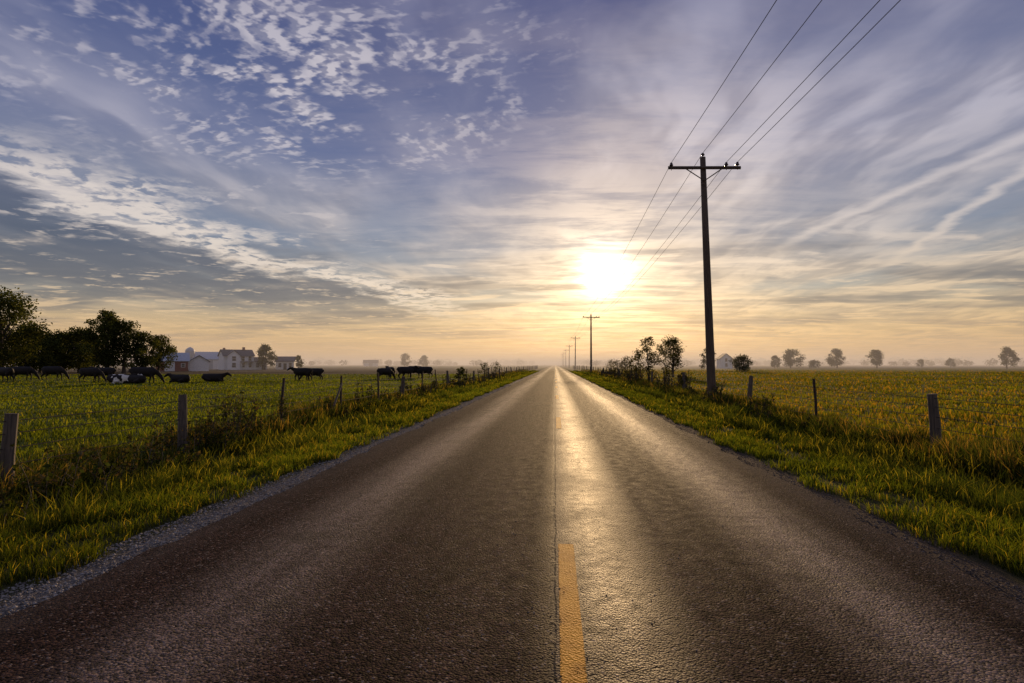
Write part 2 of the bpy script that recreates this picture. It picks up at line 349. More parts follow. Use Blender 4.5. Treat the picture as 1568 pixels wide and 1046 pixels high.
# gravel
def stones(name,n,xa,xb,y0,y1,smin,smax,c0,c1,onroad=False):
    y=y0*(y1/y0)**rng.random(n); x=xa+(xb-xa)*rng.random(n)
    s=(smin+(smax-smin)*rng.random(n)**2)
    z=(np.zeros(n) if onroad else zg(x,y))+s*.2
    o=np.array([(1,0,0),(0,1,0),(-1,0,0),(0,-1,0),(0,0,.7),(0,0,-.7)],float)
    V=o[None]*s[:,None,None]*(0.6+0.8*rng.random((n,6,1)))
    a=rng.random(n)*6.28; ca,sa=np.cos(a),np.sin(a)
    R=np.zeros((n,3,3)); R[:,0,0]=ca;R[:,0,1]=-sa;R[:,1,0]=sa;R[:,1,1]=ca;R[:,2,2]=1
    V=np.einsum('nij,nkj->nki',R,V)+np.stack([x,y,z],1)[:,None]
    T0=np.array([(0,1,4),(1,2,4),(2,3,4),(3,0,4),(1,0,5),(2,1,5),(3,2,5),(0,3,5)])
    T=(np.arange(n)[:,None,None]*6+T0[None]).reshape(-1,3)
    k=rng.random(n)[:,None]; C=np.repeat(np.array(c0)*(1-k)+np.array(c1)*k,6,axis=0)
    return V.reshape(-1,3),T,C
mat_stone,t,b=newmat("gravel_stone"); a=t.n.new('ShaderNodeAttribute'); a.attribute_name='Col'; t.l.new(a.outputs['Color'],b.inputs['Base Color']); b.inputs['Roughness'].default_value=0.9; b.inputs['Specular IOR Level'].default_value=0.2
parts=[stones("",28000,-4.0,-3.25,1.5,45,.004,.016,(.07,.06,.055),(.32,.29,.26)),
       stones("",9000,3.0,3.4,1.5,45,.004,.013,(.04,.03,.025),(.18,.14,.11)),
       stones("",2200,-3.4,3.1,1.5,40,.003,.007,(.06,.05,.045),(.28,.24,.20),True)]
V=[];T=[];C=[];k=0
for v_,t_,c_ in parts: V.append(v_);T.append(t_+k);C.append(c_);k+=len(v_)
mesh_np("gravel",np.concatenate(V),T=np.concatenate(T),C=np.concatenate(C),mats=[mat_stone])

# ------------------------------------------------------------------ grass
def blades(x,y,h,w,c0,c1,lean=0.5,dry=None,root=.4):
    n=len(x); z=zg(x,y)-0.01
    a=rng.random(n)*6.283; ca,sa=np.cos(a),np.sin(a)
    b_=rng.random(n)*6.283; L=h*lean*rng.random(n); lx,ly=np.cos(b_)*L,np.sin(b_)*L
    V=np.zeros((n,5,3))
    V[:,0]=np.stack([x-ca*w/2,y-sa*w/2,z],1); V[:,1]=np.stack([x+ca*w/2,y+sa*w/2,z],1)
    mx,my,mz=x+lx*.35,y+ly*.35,z+h*.6
    V[:,2]=np.stack([mx+ca*w*.42,my+sa*w*.42,mz],1); V[:,3]=np.stack([mx-ca*w*.42,my-sa*w*.42,mz],1)
    V[:,4]=np.stack([x+lx,y+ly,z+h*(1-.35*lean*rng.random(n))],1)
    i=np.arange(n)*5
    Q=np.stack([i,i+1,i+2,i+3],1); T=np.stack([i+3,i+2,i+4],1)
    k=rng.random((n,1)); col=np.array(c0)*(1-k)+np.array(c1)*k
    v_=vnoise(x,y,.9)*.5+vnoise(x,y,.22)*.5
    col=col*(.45+1.1*v_)[:,None]
    if dry is not None:
        f=(rng.random((n,1))<dry[0]*(2*vnoise(x+31,y,.4))[:,None]); col=np.where(f,np.array(dry[1]),col)
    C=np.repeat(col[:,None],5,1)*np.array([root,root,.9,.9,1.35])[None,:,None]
    return V.reshape(-1,3),Q,T,C.reshape(-1,3)
def join(parts):
    V=[];Q=[];T=[];C=[];k=0
    for v_,q_,t_,c_ in parts:
        V.append(v_);Q.append(q_+k);T.append(t_+k);C.append(c_);k+=len(v_)
    return np.concatenate(V),np.concatenate(Q),np.concatenate(T),np.concatenate(C)
def band(n,t0,t1,side,y0,y1,hmin,hmax,c0,c1,lean=0.6,dry=None,wmin=.005,wk=.0011,nf=1.2,inner=False):
    y=y0*(y1/y0)**rng.random(n); tt=t0+(t1-t0)*rng.random(n)
    if inner:
        thr=t0+0.32*vnoise(y*1.0,side*30.0,2.2)+0.2*vnoise(y,side*11.,0.6)-.12
        keep=tt>thr; y=y[keep]; tt=tt[keep]
    x=RC+side*(RH+tt); d=np.hypot(x,y)
    cl=vnoise(x,y,nf)*.6+vnoise(x+50,y,nf*3)*.4
    keep=rng.random(len(x))<np.clip(cl*2.6-.5,0.06,1); x,y,d,cl=x[keep],y[keep],d[keep],cl[keep]
    h=(hmin+(hmax-hmin)*rng.random(len(x)))*(0.3+1.4*cl)
    w=np.maximum(wmin,d*wk)*(0.7+.6*rng.random(len(x)))
    return blades(x,y,h,w,c0,c1,lean,dry)
G1=(.028,.052,.012); G2=(.125,.135,.017); Y1=(.25,.19,.035); D1=(.020,.032,.009); D2=(.058,.068,.015); DR=(.19,.12,.045)
P_=[]
for s in (-1,1):
    i0=.30 if s<0 else .06
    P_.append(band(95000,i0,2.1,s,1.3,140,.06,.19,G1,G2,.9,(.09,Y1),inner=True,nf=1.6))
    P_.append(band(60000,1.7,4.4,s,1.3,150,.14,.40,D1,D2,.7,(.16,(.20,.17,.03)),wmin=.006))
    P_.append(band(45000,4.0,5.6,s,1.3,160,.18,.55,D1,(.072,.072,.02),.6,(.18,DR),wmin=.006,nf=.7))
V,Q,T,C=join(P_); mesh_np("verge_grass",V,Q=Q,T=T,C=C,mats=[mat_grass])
def field(n,side,r0,r1,hmin,hmax,c0,c1,dry,lean=.7,ymax=98):
    r=r0*(r1/r0)**rng.random(n); a=rng.random(n)*math.radians(72)+math.radians(3)
    x=side*r*np.sin(a); y=r*np.cos(a); k=(np.abs(x-RC)-RH>5.2)&(y<ymax); x,y=x[k],y[k]; d=np.hypot(x,y)
    cl=vnoise(x,y,.35)*.5+vnoise(x+90,y,1.3)*.5
    h=(hmin+(hmax-hmin)*rng.random(len(x)))*(.35+1.3*cl); w=np.maximum(.008,d*.0014)*(.7+.6*rng.random(len(x)))
    return blades(x,y,h,w,c0,c1,lean,dry,.6)
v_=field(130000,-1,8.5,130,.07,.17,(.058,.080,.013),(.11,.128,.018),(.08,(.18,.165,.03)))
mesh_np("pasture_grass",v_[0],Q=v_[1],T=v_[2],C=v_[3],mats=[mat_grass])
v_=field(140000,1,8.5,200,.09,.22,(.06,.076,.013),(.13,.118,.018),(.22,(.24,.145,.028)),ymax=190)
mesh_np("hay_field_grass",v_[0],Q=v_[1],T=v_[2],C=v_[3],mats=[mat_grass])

# ------------------------------------------------------------------ leaves helper
def quads(cent,size,cols,flat=0.0):
    n=len(cent); a=rng.normal(size=(n,3)); b_=rng.normal(size=(n,3))
    a/=np.linalg.norm(a,axis=1,keepdims=True); b_-=a*(a*b_).sum(1,keepdims=True); b_/=np.linalg.norm(b_,axis=1,keepdims=True)
    s=size[:,None] if np.ndim(size) else size
    V=np.stack([cent-a*s*.5,cent+b_*s*.32,cent+a*s*.5,cent-b_*s*.32],1)
    i=np.arange(n)*4; Q=np.stack([i,i+1,i+2,i+3],1)
    return V.reshape(-1,3),Q,np.repeat(cols,4,0)
def combine(name,g,gm,leafV,leafQ,leafC,mats,loc=(0,0,0)):
    gq=[f for f in g.F if len(f)==4]
    nv=len(g.V); V=np.concatenate([np.array(g.V).reshape(-1,3),leafV]); Q=np.concatenate([np.array(gq).reshape(-1,4),leafQ+nv])
    C=np.concatenate([np.ones((nv,3))*.05,leafC]); mi=np.concatenate([np.zeros(len(gq)),np.ones(len(leafQ))])
    ob=mesh_np(name,V,Q=Q,C=C,mats=mats,matidx=mi); ob.location=loc; return ob
def tree(x,y,H,W,seed,nleaf=5000,leaf=.34,base=.18,dens=1.0,name="deciduous_tree",c0=(.026,.038,.012),c1=(.095,.10,.028),nclump=26,trunk=None):
    global rng
    save=rng; rng=np.random.default_rng(seed)
    z0=float(zg(x,y))-.1; g=Geo(); tr=trunk or H*.028
    top=Vector((rng.normal()*.03*H,rng.normal()*.03*H,H*.72))
    pts=[Vector((0,0,0)),Vector((rng.normal()*.01*H,0,H*.15)),top*.5+Vector((rng.normal()*.02*H,0,0)),top]
    g.tube(pts,[tr*1.3,tr,tr*.7,tr*.2],7,cap=False)
    cs=[];rs=[]
    cz0=H*base; ch=H-cz0
    for i in range(nclump):
        u=(i+.5)/nclump; zz=cz0+ch*(.12+.80*u)
        prof=math.sin(math.pi*min(1,max(0,(.12+.86*u)))**.85)**.6
        a=i*2.4+rng.normal()*.5; rr=W*.5*prof*(.45+.5*rng.random())*(0.78+.35*math.sin(a*1.0+seed))
        r=W*(.10+.10*rng.random()); cs.append((math.cos(a)*rr,math.sin(a)*rr,min(zz,H-r*.7))); rs.append(r)
    for c_,r_ in zip(cs,rs):
        if rng.random()<.75:
            s0=min(.95,max(.25,(c_[2]-.25*H)/(.75*H))); p0=pts[0].lerp(top,s0*.8); c_v=Vector(c_)
            mid=p0.lerp(c_v,.5)+Vector((rng.normal()*.02*H,rng.normal()*.02*H,-.03*H))
            g.tube([p0,mid,c_v],[tr*.38,tr*.22,tr*.06],5,cap=False)
    cs=np.array(cs); rs=np.array(rs); pr=rs**2/np.sum(rs**2)
    k=rng.choice(len(cs),nleaf,p=pr); dirn=rng.normal(size=(nleaf,3)); dirn/=np.linalg.norm(dirn,axis=1,keepdims=True)
    rad=rs[k]*(rng.random(nleaf)**.45)*(1+.35*rng.normal(size=nleaf)*.6)
    cen=cs[k]+dirn*rad[:,None]*np.array([1.1,1.1,.8]); cen[:,2]=np.clip(cen[:,2],H*.06,None)
    cc=rng.random((len(cs),1))*1.0+.5; m_=rng.random((nleaf,1)); col=(np.array(c0)*(1-m_)+np.array(c1)*m_)*cc[k]
    V,Q,C=quads(cen,leaf*(.6+.8*rng.random(nleaf)),col)
    rng=save
    return combine(name,g,None,V,Q,C,[mat_bark,mat_leaf],(x,y,z0))

TR=[ # px,depth,H,W,nleaf,leaf,base
(2,100,15.3,14,9000,.42,.04),(-45,108,17,14,6000,.42,.06),(62,125,9.5,11,5000,.42,.02),(98,128,9.5,10,5000,.42,.02),(122,122,10,9,4500,.42,.02),
(163,112,13.3,9,7500,.38,.04),(190,114,11,9,5500,.38,.03),(218,118,8.8,7,3600,.36,.04),(243,125,8.6,7.5,3800,.36,.06),(38,112,10,9,5500,.42,.02),
(140,130,9,9,5000,.42,.02),(80,135,9,10,4500,.42,.02),(262,150,6.5,5,2200,.36,.12),(406,185,8.6,7,3400,.42,.10),(457,190,5,3,900,.4,.1),
(620,420,10,9,1000,.9,.02),(649,430,9,9,900,.9,.02)]
for i,(px,dp,H,W,nl,lf,bs) in enumerate(TR):
    x,y=site(px,dp); tree(x,y,H,W,100+i,nl,lf,bs)
TRR=[(1030,80,5.9,5.2,4200,.19,.2,(.04,.05,.016),(.11,.10,.03)),
(1085,160,6.8,5,2400,.34,.03,(.03,.04,.02),(.06,.07,.03)),
(1186,260,6,5.5,1300,.5,.05,(.03,.04,.02),(.06,.07,.03)),(1210,255,8.8,10,3200,.5,.08,(.03,.04,.02),(.06,.07,.03)),
(1245,270,4,7,1000,.5,.02,(.03,.04,.02),(.06,.07,.03)),(1281,260,9.2,8.5,3000,.5,.10,(.03,.04,.02),(.06,.07,.03)),
(1342,250,8.4,8,2800,.46,.12,(.03,.04,.02),(.06,.07,.03)),(1410,300,4.6,4,600,.5,.1,(.03,.04,.02),(.06,.07,.03)),
(1455,300,5.2,5,900,.5,.1,(.03,.04,.02),(.06,.07,.03)),(1541,230,9,7,2800,.46,.08,(.03,.04,.02),(.06,.07,.03)),(1580,240,8,7,1500,.42,.1,(.03,.04,.02),(.06,.07,.03))]
for i,(px,dp,H,W,nl,lf,bs,c0,c1) in enumerate(TRR):
    x,y=site(px,dp); tree(x,y,H,W,200+i,nl,lf,bs,c0=c0,c1=c1)
x,y=site(1138,130); tree(x,y,4.0,5.6,301,2800,.28,.0,name="round_shrub",c0=(.025,.035,.012),c1=(.05,.065,.02))
for i,(px,dp,H,W,nl,bs) in enumerate([(993,50,4.6,2.7,1900,.15),(975,56,2.9,2.4,1200,.05),(960,66,3.0,2.6,1000,.05),(945,76,2.6,2.6,900,.05),(935,92,2.8,2.8,900,.05),(1020,46,2.0,1.2,400,.1),(1045,37,1.5,1.0,400,.1)]):
    x,y=site(px,dp); tree(x,y,H,W,400+i,nl,.13,bs,name="fence_row_shrub",nclump=16,trunk=.05,c0=(.035,.045,.015),c1=(.11,.09,.03))
for i,(px,dp,H,W,nl,bs) in enumerate([(706,47,1.9,1.6,900,.02),(742,75,2.2,2.0,700,.02),(760,100,2.4,3,700,.02)]):
    x,y=site(px,dp); tree(x,y,H,W,450+i,nl,.12,bs,name="fence_row_shrub",nclump=14,trunk=.04,c0=(.03,.04,.012),c1=(.07,.075,.025))

# distant tree line (one mass)
cen=[];col=[];siz=[]
for dist,n,hh in ((700,150,8),(1000,260,12),(1500,380,19)):
    for i in range(n):
        a=math.radians(-62+124*rng.random()); x=dist*math.sin(a)*(1+.1*rng.normal()); y=dist*math.cos(a)*(1+.08*rng.random())
        if abs(x)<40 or (x>0 and dist<800 and rng.random()<.6): continue
        if vnoise(a*30+dist,0,.35)<.33: continue
        h=hh*(.45+.6*rng.random()); m=80
        d=rng.normal(size=(m,3)); d/=np.linalg.norm(d,axis=1,keepdims=True); d*=rng.random((m,1))**.4
        cen.append(np.array([x,y,h*.48])+d*np.array([h*(.6+.6*rng.random()),h*.5,h*.5])); siz.append(np.full(m,dist*.0028)); 
        col.append(np.tile(np.array([.03,.04,.022])*(.7+.6*rng.random()),(m,1)))
V,Q,C=quads(np.concatenate(cen),np.concatenate(siz),np.concatenate(col))
mesh_np("distant_tree_line",V,Q=Q,C=C,mats=[mat_leaf])

# weeds in fence rows
def weeds(name,spots):
    g=Geo(); LV=[];LC=[];LS=[]
    for (x,y,h,n) in spots:
        for k in range(n):
            xx=x+rng.normal()*.22; yy=y+rng.normal()*.3; hh=h*(.55+.5*rng.random()); z=float(zg(xx,yy))
            lx,ly=rng.normal()*.16*hh,rng.normal()*.16*hh; wk=max(.004,.0007*math.hypot(xx,yy))
            p0=Vector((xx,yy,z-.02)); p1=p0+Vector((lx*.4,ly*.4,hh*.55)); p2=p0+Vector((lx,ly,hh))
            g.tube([p0,p1,p2],[wk,wk*.8,wk*.4],3,cap=False)
            nb=int(5+5*rng.random())
            for j in range(nb):
                f=.3+.7*rng.random(); bp=p0.lerp(p2,f); a=rng.random()*6.28; L=hh*.28*(1.15-f)*(.5+rng.random())
                q=bp+Vector((math.cos(a)*L,math.sin(a)*L,L*.8)); g.tube([bp,q],[wk*.5,wk*.3],3,cap=False)
                for m in range(7):
                    c_=bp.lerp(q,.2+.8*rng.random()); LV.append(tuple(c_+Vector(rng.normal(size=3)*.025))); LS.append(.03+.045*rng.random())
                    LC.append(np.array((.05,.055,.018) if rng.random()<.6 else (.10,.07,.03))*(.6+.8*rng.random()))
            for m in range(14):
                c_=p0.lerp(p2,.05+.8*rng.random()); LV.append(tuple(c_+Vector(rng.normal(size=3)*.04))); LS.append(.05+.06*rng.random()); LC.append(np.array((.04,.055,.015))*(.6+.8*rng.random()))
    V,Q,C=quads(np.array(LV),np.array(LS),np.array(LC))
    return combine(name,g,None,V,Q,C,[mat_bark,mat_leaf])
FL=-7.9; FR=8.25
sp=[(-6.6,7.4,1.25,6),(-7.0,8.6,.8,5),(-7.3,9.8,.9,7),(-7.6,11.2,.9,6),(-7.5,12.4,1.15,9),(-7.7,13.4,1.35,9),(-7.8,14.2,1.2,7),(-6.8,10.5,.6,5),(-6.4,6.2,.8,6),(-6.3,5.6,.6,6)]
for i in range(60):
    y=5+75*rng.random(); sp.append((FL+rng.normal()*.4,y,.45+.65*rng.random(),4))
weeds("fence_row_weeds",sp)
sp=[(7.7,28.5,1.0,10),(8.0,30,1.0,8),(7.4,27.3,.8,8)]
for i in range(55):
    y=9+90*rng.random(); sp.append((FR+rng.normal()*.45,y,.35+.45*rng.random(),4))
for i in range(30):
    y=36+60*rng.random(); sp.append((FR+rng.normal()*.5,y,.7+.9*rng.random(),5))
weeds("fence_row_weeds",sp)

# ------------------------------------------------------------------ fences
def fence(name,x0,postY,wood,hw=1.2):
    root=bpy.data.objects.new(name,None); sc.collection.objects.link(root)
    g=Geo(); tops=[]
    for i,y in enumerate(postY):
        x=x0+rng.normal()*.05*(y>9); z=float(zg(x,y)); lean=rng.normal(size=2)*.04; st=not wood(i)
        h=hw*(1.02+.12*rng.random()) if not st else hw*(1.16+.1*rng.random())
        r=.085+.02*rng.random() if not st else .042
        p=[Vector((x,y,z-.3)),Vector((x+lean[0]*.5,y,z+h*.5)),Vector((x+lean[0]*h,y+lean[1]*h,z+h))]
        g.tube(p,[r*1.1,r,r*.9],9 if not st else 6,0 if not st else 1); tops.append((p[1],p[2]))
    g.obj("posts",[mat_post,mat_steel],parent=root)
    cu=bpy.data.curves.new("wires",'CURVE'); cu.dimensions='3D'; cu.bevel_depth=.0065; cu.bevel_resolution=0
    for f in (.22,.42,.62,.80,.95):
        s_=cu.splines.new('POLY'); pp=[]
        for (a,bb),y in zip(tops,postY):
            z=float(zg(x0,y)); pp.append((bb.x+(a.x-bb.x)*(1-f),y,z+hw*f))
        full=[]
        for k in range(len(pp)-1):
            a,b2=pp[k],pp[k+1]; full.append(a); full.append(((a[0]+b2[0])/2,(a[1]+b2[1])/2,(a[2]+b2[2])/2-.025))
        full.append(pp[-1]); s_.points.add(len(full)-1)
        for k,c_ in enumerate(full): s_.points[k].co=(*c_,1)
    wo=bpy.data.objects.new("wires",cu); sc.collection.objects.link(wo); cu.materials.append(mat_steel); wo.parent=root
    return g,root
yl=[3.2,7.7,11.6,16.0,20.6,24.8,29.0,33.4,37.8]
while yl[-1]<260: yl.append(yl[-1]+4.1+rng.normal()*.25)
fence("wire_fence",FL,yl,lambda i:i in(0,1,2,6) or (i>7 and i%3==0))
g=Geo(); z=float(zg(FL,20)); g.tube([(FL+.02,19.4,z-.1),(FL+.03,20.55,z+1.15)],[.04,.035],6); g.obj("fence_brace",[mat_post])
yr_=[1.5,7.2,13.1,18.9,25.0,31.4,37.3]
while yr_[-1]<260: yr_.append(yr_[-1]+6.1+rng.normal()*.3)
fence("wire_fence",FR,yr_,lambda i:i%2==0,1.22)

# ------------------------------------------------------------------ utility poles
poleY=[-64,29,120,214,308,402,496,590]
ins=[]
def utility_pole(y,lean):
    x=7.77 if y<60 else 7.5; z=float(zg(x,y)); H=12.05
    root=bpy.data.objects.new("utility_pole",None); sc.collection.objects.link(root)
    g=Geo(); top=Vector((x+lean,y,H)); bot=Vector((x,y,z-.3))
    k=[bot.lerp(top,f) for f in (0,.03,.3,.6,1)]
    g.tube(k,[.23,.215,.195,.17,.135],14); g.obj("shaft",[mat_pole],smooth=True,parent=root)
    g=Geo(); ax_=top+Vector((0.02,-.19,-.62)); L=1.78
    g.tube([ax_+Vector((-L,0,.07)),ax_+Vector((L,0,-.02))],[(.06,.085)]*2,4,up=(0,1,0)); 
    for s in (-1,1):
        g.tube([ax_+Vector((s*.95,-.06,0)),ax_+Vector((s*.02,-.0,-.62))],[.028,.028],5)
    g.tube([ax_+Vector((0,-.08,0)),ax_+Vector((0,.3,0))],[.02,.02],6)
    g.tube([ax_+Vector((-.02,-.0,-.62)),ax_+Vector((0,.3,-.62))],[.03,.03],6)
    g.tube([ax_+Vector((.0,-.05,-.86)),ax_+Vector((-.16,-.08,-.84))],[.035,.03],6)
    g.obj("crossarm",[mat_pole],parent=root)
    g=Geo(); pts=[]
    for ox in (-1.62,1.08,1.62):
        b0=ax_+Vector((ox,0,.05 if ox<0 else 0.0)); 
        g.tube([b0+Vector((0,0,-.12)),b0+Vector((0,0,.14))],[.016,.016],6)
        zz=[.10,.13,.16,.17,.21,.22,.26,.28]; rr=[.06,.1,.09,.055,.075,.055,.06,.025]
        g.tube([b0+Vector((0,0,q_)) for q_ in zz],rr,12); pts.append(b0+Vector((0,0,.27)))
    b0=top; g.tube([b0,b0+Vector((0,0,.12))],[.018,.018],6); g.tube([b0+Vector((0,0,q_)) for q_ in (.08,.11,.15,.16,.2,.23)],[.06,.1,.095,.06,.07,.03],12)
    pts.insert(1,b0+Vector((0,0,.22)))
    g.obj("insulators",[mat_cer],smooth=True,parent=root); ins.append(pts)
for i,y in enumerate(poleY): utility_pole(y,-.30 if i==1 else rng.normal()*.08)
cu=bpy.data.curves.new("power_lines",'CURVE'); cu.dimensions='3D'; cu.bevel_depth=.012; cu.bevel_resolution=1
for k in range(4):
    s_=cu.splines.new('POLY'); pp=[]
    for i in range(len(ins)-1):
        a,b2=ins[i][k],ins[i+1][k]
        for j in range(24):
            f=j/24; q_=a.lerp(b2,f); q_.z-=4*.95*f*(1-f); pp.append(q_)
    pp.append(ins[-1][k]); s_.points.add(len(pp)-1)
    for j,c_ in enumerate(pp): s_.points[j].co=(*c_,1)
cu.materials.append(mat_wire)
o=bpy.data.objects.new("power_lines",cu); sc.collection.objects.link(o)

# ------------------------------------------------------------------ farm buildings
def plain(name,c0,c1,scale=3,rough=.7):
    m,t,b=newmat(name); t.l.new(t.ramp(t.noise(pos(t),scale,4,.6),[(0.3,(*c0,1)),(0.7,(*c1,1))]),b.inputs['Base Color']); b.inputs['Roughness'].default_value=rough; return m
mw=plain("white_clapboard",(.62,.62,.62),(.78,.78,.76)); mr_=plain("dark_shingles",(.05,.05,.06),(.10,.10,.11)); mg=plain("window_glass",(.02,.025,.03),(.04,.045,.05),rough=.1)
mt=plain("galvanised_roof",(.32,.36,.42),(.45,.50,.56),rough=.45); mb=plain("red_barn_paint",(.16,.05,.035),(.24,.08,.05)); mc=plain("brick_chimney",(.2,.08,.05),(.28,.12,.08))
ms=plain("silo_concrete",(.35,.35,.35),(.5,.5,.49))
def gable(g,cx,cy,wx,wy,zw,zr,mwall,mroof,axis='x',ov=.35):
    g.box((cx,cy,zw/2),(wx,wy,zw),mwall)
    if axis=='x':
        a,b_=wx/2,wy/2
        g.add([(cx-a,cy-b_,zw),(cx-a,cy+b_,zw),(cx-a,cy,zr),(cx+a,cy-b_,zw),(cx+a,cy+b_,zw),(cx+a,cy,zr)],[(0,2,1),(3,4,5)],mwall)
        sl_=(zr-zw)/b_; e_=zw-ov*sl_
        for s in (-1,1):
            g.add([(cx-a-ov,cy+s*(b_+ov),e_+.02),(cx+a+ov,cy+s*(b_+ov),e_+.02),(cx+a+ov,cy,zr+.02),(cx-a-ov,cy,zr+.02),
                   (cx-a-ov,cy+s*(b_+ov),e_+.16),(cx+a+ov,cy+s*(b_+ov),e_+.16),(cx+a+ov,cy,zr+.16),(cx-a-ov,cy,zr+.16)],
                  [(0,1,2,3),(4,5,6,7),(0,1,5,4),(1,2,6,5),(3,0,4,7)],mroof)
    else:
        a,b_=wx/2,wy/2
        g.add([(cx-a,cy-b_,zw),(cx+a,cy-b_,zw),(cx,cy-b_,zr),(cx-a,cy+b_,zw),(cx+a,cy+b_,zw),(cx,cy+b_,zr)],[(0,1,2),(4,3,5)],mwall)
        sl_=(zr-zw)/a; e_=zw-ov*sl_
        for s in (-1,1):
            g.add([(cx+s*(a+ov),cy-b_-ov,e_+.02),(cx+s*(a+ov),cy+b_+ov,e_+.02),(cx,cy+b_+ov,zr+.02),(cx,cy-b_-ov,zr+.02),
                   (cx+s*(a+ov),cy-b_-ov,e_+.16),(cx+s*(a+ov),cy+b_+ov,e_+.16),(cx,cy+b_+ov,zr+.16),(cx,cy-b_-ov,zr+.16)],
                  [(0,1,2,3),(4,5,6,7),(0,1,5,4),(1,2,6,5),(3,0,4,7)],mroof)
def win(g,x,y,z,w=.9,h=1.4,m=2):
    g.box((x,y-.03,z),(w+.24,.06,h+.24),0); g.box((x,y-.075,z),(w,.03,h),m); g.box((x,y-.10,z),(w,.03,.06),0)
def building(name,px,dp,rotz,parts,mats):
    x,y=site(px,dp); root=bpy.data.objects.new(name,None); sc.collection.objects.link(root); root.location=(x,y,-.15); root.rotation_euler=(0,0,rotz)
    for nm,g in parts: g.obj(nm,mats,parent=root)
face=lambda px: math.atan((784-px)/871)+TH
mats=[mw,mr_,mg,mt,mb,mc,ms]
g1=Geo(); gable(g1,0,0,9.0,6.5,4.5,6.4,0,1,'x'); gable(g1,-1.8,-2.2,3.8,4.5,4.5,6.1,0,1,'y',.3); gable(g1,6.7,.3,4.4,5,2.7,4.0,0,1,'x')
g2=Geo()
for x_ in (1.2,3.3): 
    win(g2,x_,-3.25,1.5); win(g2,x_,-3.25,3.6)
win(g2,-1.8,-4.45,1.5,1.1); win(g2,-1.8,-4.45,3.6,1.1); win(g2,6.0,-2.2,1.5); g2.box((7.8,-2.25,1.05),(1.0,.08,2.1),2)
g3=Geo(); g3.box((2.2,0,6.7),(.7,.7,1.3),5); g3.box((-3.6,.4,6.5),(.6,.6,1.1),5)
g4=Geo(); g4.box((2.3,-4.2,2.65),(4.2,1.9,.14),1)
for x_ in (.4,2.3,4.2): g4.box((x_,-5.0,1.3),(.14,.14,2.55),0)
building("farmhouse",362,185,face(362)+.25,[("walls_and_roof",g1),("windows",g2),("chimneys",g3),("porch",g4)],mats)
g1=Geo(); gable(g1,0,0,12,9,3.6,6.1,0,3,'x'); gable(g1,-8.5,-1.5,6,7,2.8,4.6,0,3,'x'); g2=Geo(); g2.box((0,-4.54,1.6),(3.2,.08,3.2),6)
for x_ in (-4,4): win(g2,x_,-4.5,1.7,.8,.8)
building("metal_roof_barn",322,205,face(322)-.15,[("walls_and_roof",g1),("doors_and_windows",g2)],mats)
g1=Geo(); gable(g1,0,0,7,6,2.7,4.6,4,3,'x'); gable(g1,6,1.5,4.5,5,2.5,4.0,0,1,'y'); g2=Geo(); g2.box((-.5,-3.04,1.2),(2.2,.08,2.3),0); win(g2,2.4,-3.0,1.5,.7,.8)
building("red_shed",264,145,face(262),[("walls_and_roof",g1),("door_and_window",g2)],mats)
g1=Geo(); g1.tube([(0,0,0),(0,0,6.4)],[1.5,1.5],20,6); g1.tube([(0,0,6.4),(0,0,7.0),(0,0,7.5),(0,0,7.8)],[1.55,1.3,.8,.15],20,3)
for q_ in range(1,8): g1.tube([(0,0,q_*.8),(0,0,q_*.8+.06)],[1.53,1.53],20,3)
building("farm_silo",291,200,0,[("tower",g1)],mats)
g1=Geo(); gable(g1,0,0,6,5,2.8,4.3,0,1,'x'); g2=Geo(); win(g2,-1.6,-2.5,1.5); win(g2,1.8,-2.5,1.5); g2.box((.1,-2.54,1.05),(1,.08,2.1),2)
building("white_cottage",440,195,face(440)-.3,[("walls_and_roof",g1),("windows_and_door",g2)],mats)
g1=Geo(); gable(g1,0,0,5,5,4.2,6.2,0,1,'y'); g2=Geo(); win(g2,0,-2.5,1.5); win(g2,0,-2.5,3.6)
building("white_farmhouse",1109,240,face(1109)+.3,[("walls_and_roof",g1),("windows",g2)],mats)
g1=Geo(); gable(g1,0,0,12,8,3.2,5.4,0,1,'x'); g2=Geo(); g2.box((0,-4.04,1.5),(3.2,.08,3.0),6)
building("metal_roof_barn",568,480,face(568),[("walls_and_roof",g1),("door",g2)],mats)

